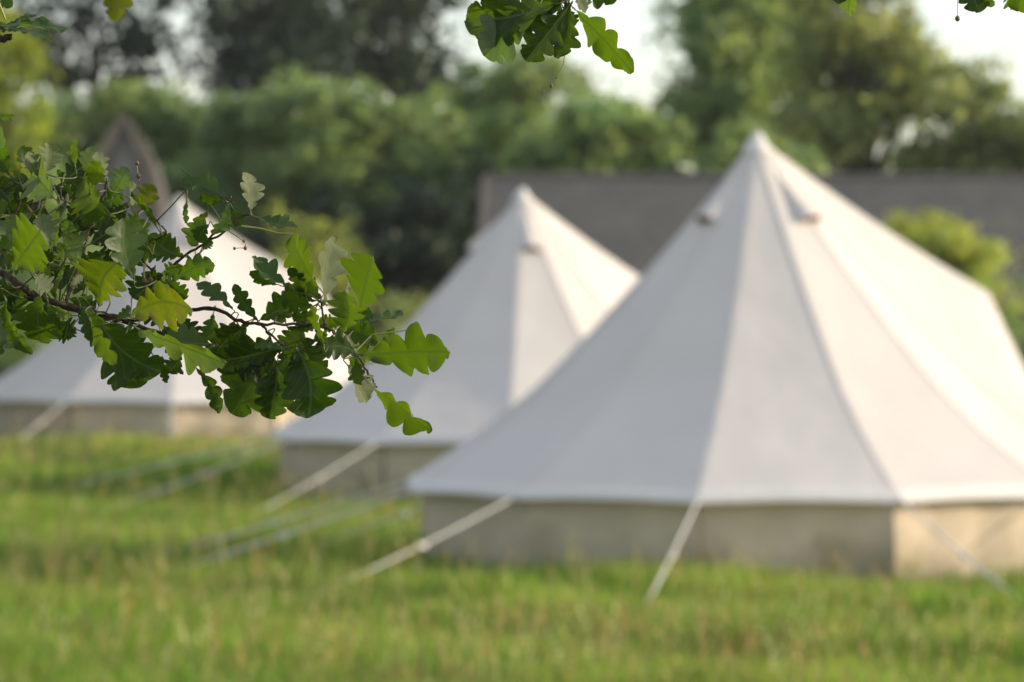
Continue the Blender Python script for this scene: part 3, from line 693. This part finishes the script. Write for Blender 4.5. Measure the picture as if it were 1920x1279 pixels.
def spray(label, twigs, leaves, stalks=(), seed=0, petr=.0005):
    """twigs: (list of (px,py,off), r0, r1); all become one bark mesh, the branch; leaves are its sub-parts"""
    mb = MB(); rr = random.Random(seed); nodes = []
    sc = lambda o: o*2.2 if abs(o) < .5 else o      # the spray is a good hand deep
    twigs = [([(x, y, sc(o)) for x, y, o in p], a, b_) for p, a, b_ in twigs]
    leaves = [(*l[:6], sc(l[6])) for l in leaves]
    stalks = [([(x, y, sc(o)) for x, y, o in p], a, b_) for p, a, b_ in stalks]
    for pts, r0, r1 in twigs:
        q = smooth_poly([P(x, y, D0+o)-oakM for x, y, o in pts], 6); m = len(q)
        q = [v+Vector((rr.uniform(-1, 1), rr.uniform(-1, 1), rr.uniform(-1, 1)))*.0011 for v in q]
        rad = [(r0+(r1-r0)*i/(m-1))*(1+.18*(i % 6 == 0)) for i in range(m)]
        mb.tube(q, rad, 8); nodes += [(v, rad[i]) for i, v in enumerate(q)]
    for lf in leaves:
        bx, by, tx, ty = lf[:4]; a = P(bx, by, D0+lf[6])-oakM; dr = (P(tx, ty, D0+lf[6])-oakM-a).normalized()
        nd, nr = min(nodes, key=lambda v: (v[0].x-a.x)**2+(v[0].z-a.z)**2+.08*(v[0].y-a.y)**2); ds = (nd-a).length
        md = a-dr*min(.008, ds*.25)
        q = smooth_poly([nd, nd.lerp(md, .5)+Vector((0, 0, rr.uniform(-.05, .05)*ds)), md, a, a+dr*.004], 4)
        mb.tube(q, [petr*(1+.7*(1-i/(len(q)-1))*(ds > .02)) for i in range(len(q))], 5, 1)
    br = mb.build('branch', [M['twig'], M['petiole']], oak, True); br['label'] = label
    for i, lf in enumerate(leaves): add_leaf(br, *lf, seed*1000+i)
    for pts, r, bud in stalks:
        st = MB(); q = smooth_poly([P(x, y, D0+o)-oakM for x, y, o in pts], 5); st.tube(q, [r*(1.1-.4*i/len(q)) for i in range(len(q))], 6, 0)
        for (bi, brr) in bud:
            c = q[min(len(q)-1, int(bi*(len(q)-1)))]; vs = []; NB = 8
            for i in range(6):
                a_ = math.pi*i/5; rad = math.sin(a_)*brr*.72*(1 if i < 4 else .7)
                for k in range(NB): vs.append(c+Vector((math.cos(k*2*math.pi/NB)*rad, math.sin(k*2*math.pi/NB)*rad, -math.cos(a_)*brr*.9)))
            st.add(vs, [(i*NB+k, i*NB+(k+1) % NB, (i+1)*NB+(k+1) % NB, (i+1)*NB+k) for i in range(5) for k in range(NB)], 1)
        o = st.build('acorn_stalk', [M['stalk'], M['bud']], br, True)
    return br

LEFT_TW = [
 ([(-420, 430, .25), (-200, 470, .08), (-20, 505, .02), (30, 530, .0), (62, 552, 0), (120, 572, 0), (195, 590, .01), (243, 598, .02), (320, 590, .03), (392, 578, .02), (450, 602, .01), (487, 607, 0), (572, 609, 0)], .0042, .0013),
 ([(487, 606, 0), (505, 625, 0), (530, 645, 0)], .0015, .001),
 ([(560, 609, 0), (610, 612, -.01), (640, 640, -.01), (675, 672, -.01), (690, 700, -.01), (705, 725, -.01)], .0016, .0009),
 ([(610, 612, -.01), (606, 590, 0), (603, 565, 0)], .0013, .001),
 ([(-20, 505, .02), (20, 440, .03), (60, 390, .04), (110, 350, .04)], .003, .0014),
 ([(243, 598, .02), (280, 545, .03), (330, 492, .02), (382, 457, .01), (425, 430, 0), (428, 382, 0)], .0016, .001),
 ([(120, 572, 0), (150, 500, .03), (165, 440, .04), (190, 380, .04), (200, 340, .04)], .002, .0012),
 ([(382, 457, .01), (420, 424, 0), (448, 410, 0), (470, 400, 0)], .0012, .0009),
 ([(-120, 330, -.05), (-60, 270, -.09), (-20, 235, -.1), (-8, 225, -.1)], .002, .001), ([(20, 440, .03), (36, 380, .03), (60, 332, .01), (84, 326, 0)], .0013, .0009),
 ([(190, 460, .04), (260, 455, .04), (312, 440, .03), (290, 410, .02), (262, 388, .02)], .0012, .0008),
]
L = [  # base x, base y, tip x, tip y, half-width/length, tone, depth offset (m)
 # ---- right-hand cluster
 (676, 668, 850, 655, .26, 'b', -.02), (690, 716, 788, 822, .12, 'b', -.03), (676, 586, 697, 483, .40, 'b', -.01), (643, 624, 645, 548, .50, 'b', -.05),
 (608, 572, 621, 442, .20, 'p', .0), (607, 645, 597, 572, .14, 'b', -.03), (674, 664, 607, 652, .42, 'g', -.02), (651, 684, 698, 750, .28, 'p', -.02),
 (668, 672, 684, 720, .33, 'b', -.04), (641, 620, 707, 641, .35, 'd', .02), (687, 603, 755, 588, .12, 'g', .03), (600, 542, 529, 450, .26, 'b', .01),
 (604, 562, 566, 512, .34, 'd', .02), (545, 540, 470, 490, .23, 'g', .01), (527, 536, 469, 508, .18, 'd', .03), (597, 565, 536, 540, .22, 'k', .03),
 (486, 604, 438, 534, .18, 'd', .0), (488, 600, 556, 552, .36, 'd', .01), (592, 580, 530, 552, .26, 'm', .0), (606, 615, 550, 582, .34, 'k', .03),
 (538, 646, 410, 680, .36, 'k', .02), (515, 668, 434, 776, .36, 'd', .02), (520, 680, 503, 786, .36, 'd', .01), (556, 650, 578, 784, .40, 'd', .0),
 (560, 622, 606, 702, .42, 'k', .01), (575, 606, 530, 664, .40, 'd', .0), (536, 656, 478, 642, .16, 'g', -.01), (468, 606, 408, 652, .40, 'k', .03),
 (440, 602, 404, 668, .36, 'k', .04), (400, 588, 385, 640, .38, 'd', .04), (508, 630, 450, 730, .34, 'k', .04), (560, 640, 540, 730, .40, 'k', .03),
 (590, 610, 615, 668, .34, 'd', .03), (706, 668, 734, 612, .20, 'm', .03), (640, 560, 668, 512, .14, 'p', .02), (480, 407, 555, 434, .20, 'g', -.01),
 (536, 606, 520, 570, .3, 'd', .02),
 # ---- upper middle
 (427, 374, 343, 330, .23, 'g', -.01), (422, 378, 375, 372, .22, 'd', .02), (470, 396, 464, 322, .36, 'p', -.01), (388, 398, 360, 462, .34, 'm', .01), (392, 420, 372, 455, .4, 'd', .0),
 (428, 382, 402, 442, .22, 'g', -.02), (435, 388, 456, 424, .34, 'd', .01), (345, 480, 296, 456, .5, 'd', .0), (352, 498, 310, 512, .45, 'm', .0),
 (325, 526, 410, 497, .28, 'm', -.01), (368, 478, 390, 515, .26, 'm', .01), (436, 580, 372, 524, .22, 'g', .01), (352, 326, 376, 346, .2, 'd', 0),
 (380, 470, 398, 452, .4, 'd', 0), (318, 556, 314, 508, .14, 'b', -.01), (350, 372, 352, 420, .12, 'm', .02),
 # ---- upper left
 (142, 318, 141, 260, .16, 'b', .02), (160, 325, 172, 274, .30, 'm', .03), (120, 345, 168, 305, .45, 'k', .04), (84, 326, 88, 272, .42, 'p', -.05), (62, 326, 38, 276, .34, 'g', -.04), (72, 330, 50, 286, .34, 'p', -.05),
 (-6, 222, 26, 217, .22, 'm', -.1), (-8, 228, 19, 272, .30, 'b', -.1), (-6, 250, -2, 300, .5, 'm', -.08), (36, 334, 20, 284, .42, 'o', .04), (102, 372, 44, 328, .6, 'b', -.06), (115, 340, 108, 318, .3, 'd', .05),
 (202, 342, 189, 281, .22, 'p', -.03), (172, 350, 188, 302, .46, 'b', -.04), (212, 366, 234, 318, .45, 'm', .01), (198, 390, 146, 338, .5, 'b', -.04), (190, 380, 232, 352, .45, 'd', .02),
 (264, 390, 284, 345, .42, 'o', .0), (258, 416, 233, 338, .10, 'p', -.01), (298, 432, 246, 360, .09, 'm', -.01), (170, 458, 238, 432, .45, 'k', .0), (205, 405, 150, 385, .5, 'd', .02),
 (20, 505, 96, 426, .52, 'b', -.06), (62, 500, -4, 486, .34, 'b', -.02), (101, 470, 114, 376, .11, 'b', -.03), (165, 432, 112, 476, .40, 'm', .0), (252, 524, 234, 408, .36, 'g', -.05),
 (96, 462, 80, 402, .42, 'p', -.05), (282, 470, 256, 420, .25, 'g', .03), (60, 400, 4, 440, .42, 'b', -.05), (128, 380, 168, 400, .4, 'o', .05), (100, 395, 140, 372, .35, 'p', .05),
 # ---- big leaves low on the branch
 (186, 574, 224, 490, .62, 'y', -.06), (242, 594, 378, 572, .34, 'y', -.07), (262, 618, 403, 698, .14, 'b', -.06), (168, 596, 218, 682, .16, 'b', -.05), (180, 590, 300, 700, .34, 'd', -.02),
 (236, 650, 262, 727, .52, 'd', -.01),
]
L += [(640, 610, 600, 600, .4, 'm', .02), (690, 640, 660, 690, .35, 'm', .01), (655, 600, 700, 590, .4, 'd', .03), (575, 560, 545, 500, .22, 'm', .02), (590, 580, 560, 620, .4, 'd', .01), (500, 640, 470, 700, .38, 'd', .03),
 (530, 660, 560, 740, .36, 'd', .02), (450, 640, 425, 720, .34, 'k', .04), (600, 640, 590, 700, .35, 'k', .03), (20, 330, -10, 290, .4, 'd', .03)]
L2 = [  # leaves of the inner, lower branch
 (290, 670, 312, 719, .20, 'd', 0), (340, 665, 318, 700, .5, 'd', -.01), (368, 690, 413, 773, .20, 'd', 0), (395, 645, 312, 628, .34, 'g', -.02), (385, 638, 406, 677, .28, 'd', .02),
 (75, 552, 66, 650, .42, 'm', -.03), (8, 555, 49, 668, .13, 'm', -.05), (-4, 590, 26, 652, .35, 'm', -.02), (-6, 630, 6, 664, .3, 'd', 0), (138, 592, 100, 588, .34, 'b', -.03), (150, 570, 172, 640, .30, 'd', -.04),
 (88, 560, 112, 630, .36, 'd', -.01), (128, 600, 120, 636, .6, 'k', .04), (100, 606, 140, 626, .6, 'k', .05), (40, 540, 0, 560, .5, 'k', .02), (130, 510, 90, 545, .4, 'k', .04), (100, 500, 160, 540, .45, 'k', .05),
 (62, 512, 92, 545, .4, 'p', -.04), (110, 530, 96, 560, .3, 'b', .0), (160, 480, 215, 500, .4, 'k', .04), (200, 470, 150, 500, .4, 'd', .03), (230, 460, 300, 480, .35, 'd', .04), (290, 500, 250, 560, .45, 'k', .05),
 (310, 520, 350, 560, .4, 'd', .04), (270, 440, 330, 470, .3, 'd', .04), (30, 350, 4, 400, .5, 'k', .06), (70, 380, 20, 390, .45, 'k', .05), (40, 420, 90, 400, .45, 'k', .06), (140, 420, 190, 430, .4, 'k', .06),
 (95, 350, 140, 370, .4, 'k', .06), (150, 350, 110, 385, .4, 'k', .06), (215, 380, 170, 420, .45, 'd', .05), (240, 400, 275, 450, .3, 'd', .05), (20, 460, -20, 500, .5, 'k', .05), (60, 470, 110, 500, .45, 'k', .06),
 (260, 560, 310, 600, .45, 'k', .05), (330, 590, 370, 640, .4, 'k', .04), (200, 560, 160, 520, .35, 'g', .04), (215, 600, 245, 575, .3, 'g', .0), (300, 610, 345, 660, .4, 'k', .03), (0, 520, 30, 600, .4, 'd', .03),
 (210, 610, 270, 640, .4, 'd', .02), (130, 560, 180, 590, .4, 'd', .02), (-10, 400, 10, 330, .4, 'd', .04), (120, 455, 135, 415, .4, 'm', .02), (-10, 410, 14, 380, .4, 'b', -.02), (-6, 470, 28, 440, .35, 'm', -.01),
 (120, 490, 104, 540, .13, 'm', -.02), (160, 515, 130, 540, .24, 'p', .02), (100, 490, 122, 460, .3, 'm', -.03),(225,450,210,400,.3,'m',.03),(10,360,50,330,.45,'k',.05),(50,345,100,352,.5,'k',.05),(20,395,60,430,.5,'d',.05),(130,335,170,372,.45,'k',.05),(170,395,130,420,.5,'k',.05),(0,450,50,455,.5,'k',.06),(240,380,200,420,.4,'k',.05),(30,580,-10,620,.45,'k',.03),(180,530,230,530,.5,'k',.06),(60,440,20,480,.5,'k',.07),(270,540,310,520,.4,'d',.05),(150,620,200,640,.4,'d',.02),(-10,350,20,380,.5,'k',.03),(100,420,150,440,.5,'k',.07),(270,500,235,455,.4,'k',.05),(185,440,225,470,.4,'k',.05),
]
L2_TW = [([(-300, 600, .15), (-60, 560, .05), (60, 560, .04), (160, 588, .04), (260, 612, .04), (340, 640, .03), (372, 664, .02)], .004, .0012),
         ([(-100, 420, .06), (20, 410, .06), (120, 430, .06), (210, 440, .06), (300, 520, .05)], .003, .001)]
spray('main branch coming in from the left, ending in the leaf cluster over the middle tent', LEFT_TW, L,
      stalks=[([(68, 415, -.02), (78, 392, -.03), (84, 378, -.03), (90, 354, -.04)], .0011, [(.98, .0026)]), ([(73, 414, -.02), (62, 400, -.03), (50, 384, -.03)], .0010, [(.99, .002)]),
              ([(430, 434, 0), (447, 445, -.01), (459, 453, -.01)], .0006, [(.98, .0022)]), ([(459, 453, -.01), (461, 460, -.01), (460, 466, -.01)], .0005, [(.98, .0026)]), ([(460, 466, -.01), (450, 465, -.01), (438, 466, -.01)], .0004, [(.98, .002)]),
              ([(452, 424, -.02), (490, 429, -.02), (520, 437, -.02), (548, 438, -.02)], .0011, []), ([(694, 628, -.02), (740, 622, -.02), (782, 617, -.02)], .0007, [(.98, .0014)]),
              ([(262, 340, -.01), (258, 322, -.01), (257, 303, -.01)], .0004, [(.98, .0028), (.35, .0034)]), ([(271, 495, -.02), (270, 515, -.02), (272, 528, -.02)], .0010, [(.9, .0040)]), ([(272, 528, -.02), (280, 528, -.02), (283, 524, -.02)], .0010, [(.9, .0035)])], seed=1)
spray('inner branch filling the dark leafy mass at the left edge', L2_TW, L2, seed=2)
TOP_TW = [([(1150, -260, .1), (1100, -120, .03), (1064, -20, 0), (1060, 12, 0), (1068, 12, 0)], .003, .0014), ([(1064, -20, 0), (1020, -25, .01), (960, -40, .03)], .0014, .001)]
LT = [(1042, 8, 862, 38, .30, 'm', -.01), (1000, 20, 908, 106, .36, 'm', .0), (1064, 14, 984, 112, .30, 'd', -.02), (1066, 8, 1042, 109, .26, 'd', -.01), (1074, 14, 1172, 141, .19, 'b', -.03), (1080, -14, 1100, 24, .30, 'p', .0),
      (950, -40, 902, 8, .26, 'd', .02), (1054, 6, 950, 64, .24, 'k', .02), (1046, 18, 988, 42, .4, 'k', .03), (1056, 14, 1074, 52, .4, 'k', .02), (1040, -20, 940, -10, .4, 'm', .0), (1075, -30, 1156, 2, .3, 'd', .02),
      (1060, -30, 1010, 10, .45, 'd', .02), (1085, -20, 1086, 12, .3, 'g', .01)]
spray('short leafy branch tip hanging from the top with a catkin stalk', TOP_TW, LT, stalks=[([(1060, 46, 0), (1061, 80, 0), (1058, 108, 0), (1054, 126, 0), (1036, 158, 0), (1026, 166, 0), (1016, 176, 0)], .00055, [(.62, .0013), (.70, .0024), (.99, .001)])], seed=3)
spray('grey-leaved twig at the top left corner', [([(-160, 30, .05), (-60, 52, 0), (0, 52, 0), (20, 53, 0)], .003, .001), ([(-80, 84, 0), (0, 74, 0), (20, 68, 0)], .0042, .0032)],
      [(-20, 50, 128, 50, .07, 'g', -.01), (20, 54, 94, 68, .09, 'g', -.02), (10, 48, 68, 38, .09, 'g', .0), (0, 55, 40, 66, .12, 'g', -.01), (0, -14, 22, 12, .45, 'm', .04), (-30, 48, 16, 44, .2, 'd', 0)],
      stalks=[([(-6, -4, 0), (4, 20, 0), (11, 38, 0)], .0012, [])], seed=4)
spray('leaf tips dropping just into the top right corner', [([(1950, -140, .1), (1860, -80, .02), (1700, -60, 0), (1590, -50, 0)], .002, .001)],
      [(1600, -45, 1584, 30, .34, 'b', .1), (1580, -40, 1572, 8, .4, 'd', .1), (1815, -50, 1836, 24, .42, 'd', 0), (1840, -40, 1858, 14, .34, 'm', 0), (1925, -36, 1906, 24, .5, 'b', -.02), (1880, -50, 1920, 6, .4, 'b', .02)],
      stalks=[([(1800, -60, 0), (1796, -20, 0), (1795, 24, 0), (1795, 36, 0)], .00035, [(.9, .0028), (.98, .0035)])], seed=5)
spray('single pale leaf hanging near the top left', [([(260, -160, -.8), (215, -60, -.85)], .001, .0008)], [(214, -60, 208, 40, .24, 'o', -.85)], seed=6)
# the oak itself, outside the frame to the left
tb = MB(); tb.tube([(0, 0, -.3), (0, 0, .1), (.03, 0, 1.2), (.0, .05, 2.4), (.05, 0, 3.6), (.2, 0, 5.2)], [.46, .33, .27, .25, .2, .1], 16); tb.build('trunk', M['bark'], oak, True)
def limb(pts, r0, r1):
    q = smooth_poly([Vector(p)-oakM for p in pts], 6); m = len(q); b_ = MB(); b_.tube(q, [r0+(r1-r0)*i/(m-1) for i in range(m)], 9); b_.build('limb', M['bark'], oak, True)
limb([(OAKX, OAKY, 1.6), (-2.0, 4.75, 1.95), (-1.3, 4.5, 1.93), P(-420, 430, D0+.25)], .09, .008)
limb([(OAKX, OAKY, 1.4), (-2.0, 4.6, 1.7), (-1.2, 4.3, 1.75), P(-300, 600, D0+.15)], .06, .005)
limb([(OAKX, OAKY, 2.4), (-1.6, 4.6, 2.7), (-.5, 4.3, 2.6), (0, 4.2, 2.42), P(1150, -260, D0+.1)], .10, .004)
limb([(-.5, 4.3, 2.6), (.1, 4.3, 2.65), P(1950, -140, D0+.1)], .02, .003)
limb([(OAKX, OAKY, 1.9), (-1.5, 4.4, 2.3), P(-80, 84, D0), ], .04, .004)
limb([(OAKX, OAKY, 2.6), (-1.4, 4, 2.6), P(260, -160, D0-.8)], .04, .001)
bl = [(Vector((x, y, z))-oakM, a, a, b_) for x, y, z, a, b_ in ((-2.7, 4.9, 5.4, 1.7, 1.1), (-3.7, 5.4, 4.3, 1.2, .9), (-1.6, 5.2, 4.5, 1.1, .8), (-3.6, 4.2, 3.5, .9, .7), (-2.4, 3.9, 4.2, 1.0, .8), (-1.0, 4.6, 3.9, .8, .5), (-3.3, 6.0, 3.2, .9, .7))]
FOL['oak'] = mat_foliage('foliage_oak', (.05, .10, .018), (.25, .38, .02), .42)
V_, T_ = foliage(bl, .035, 190, .3, 77); n_ = len(V_)//4
np_mesh('crown', V_, np.arange(n_*4), np.full(n_, 4), FOL['oak'], oak, tint=T_)

# ------------------------------------------------------------------ evening haze
hz = MB(); hz.box((0, 55, 8.2), (110, 150, 18.4)); m, nt, b = newmat('haze_air'); nt.nodes.remove(b)
pv = N(nt, 'ShaderNodeVolumePrincipled'); pv.inputs['Density'].default_value = .0002; pv.inputs['Color'].default_value = (.9, .95, .98, 1)
nt.links.new(pv.outputs[0], nt.nodes['Material Output'].inputs['Volume']); ho = hz.build('haze', m); tag(ho, 'thin pale evening haze over the meadow softening the far trees', 'haze', kind='stuff')
# ------------------------------------------------------------------ light, sky, camera
w = bpy.data.worlds.new('World'); bpy.context.scene.world = w; w.use_nodes = True
nt = w.node_tree; bg = nt.nodes['Background']; sky = nt.nodes.new('ShaderNodeTexSky'); sky.sky_type = 'NISHITA'; sky.sun_disc = False
sky.sun_elevation = R(SUN_EL); sky.sun_rotation = math.atan2(S.x, S.y); sky.air_density = 1.0; sky.dust_density = 1.0; sky.ozone_density = 1.0
cn = noise(nt, 2.2, 6, N(nt, 'ShaderNodeTexCoord').outputs['Generated'])
cf = ramp(nt, cn.outputs[0], [(.30, (.35, .35, .35)), (.65, (.65, .65, .65))])      # thin high cloud over the whole sky
nt.links.new(mixc(nt, cf.outputs[0], sky.outputs[0], (2.85, 2.80, 2.92)), bg.inputs[0]); bg.inputs[1].default_value = .15
sl = bpy.data.lights.new('sun', 'SUN'); sl.energy = 2.55; sl.angle = R(.5); sl.color = (1, .84, .64)
so = link(bpy.data.objects.new('sun', sl)); so.rotation_euler = (-S).to_track_quat('-Z', 'Y').to_euler(); so.location = (20, -5, 20)
cam = bpy.data.cameras.new('camera'); co = link(bpy.data.objects.new('camera', cam)); bpy.context.scene.camera = co
cam.sensor_width = 36; cam.lens = F/1920*36; cam.clip_start = .1; cam.clip_end = 2000
co.location = (0, 0, CZ); co.rotation_euler = (R(90)-math.atan((639.5-HY)/F), 0, 0)
cam.dof.use_dof = True; cam.dof.focus_distance = D0-.01; cam.dof.aperture_fstop = cam.lens/15.5
sc = bpy.context.scene
sc.view_settings.view_transform = 'Standard'; sc.view_settings.look = 'None'; sc.view_settings.gamma = 1; sc.view_settings.exposure = 1.06
sc.render.engine = 'CYCLES'; sc.cycles.use_denoising = True; sc.cycles.max_bounces = 8; sc.cycles.transparent_max_bounces = 8
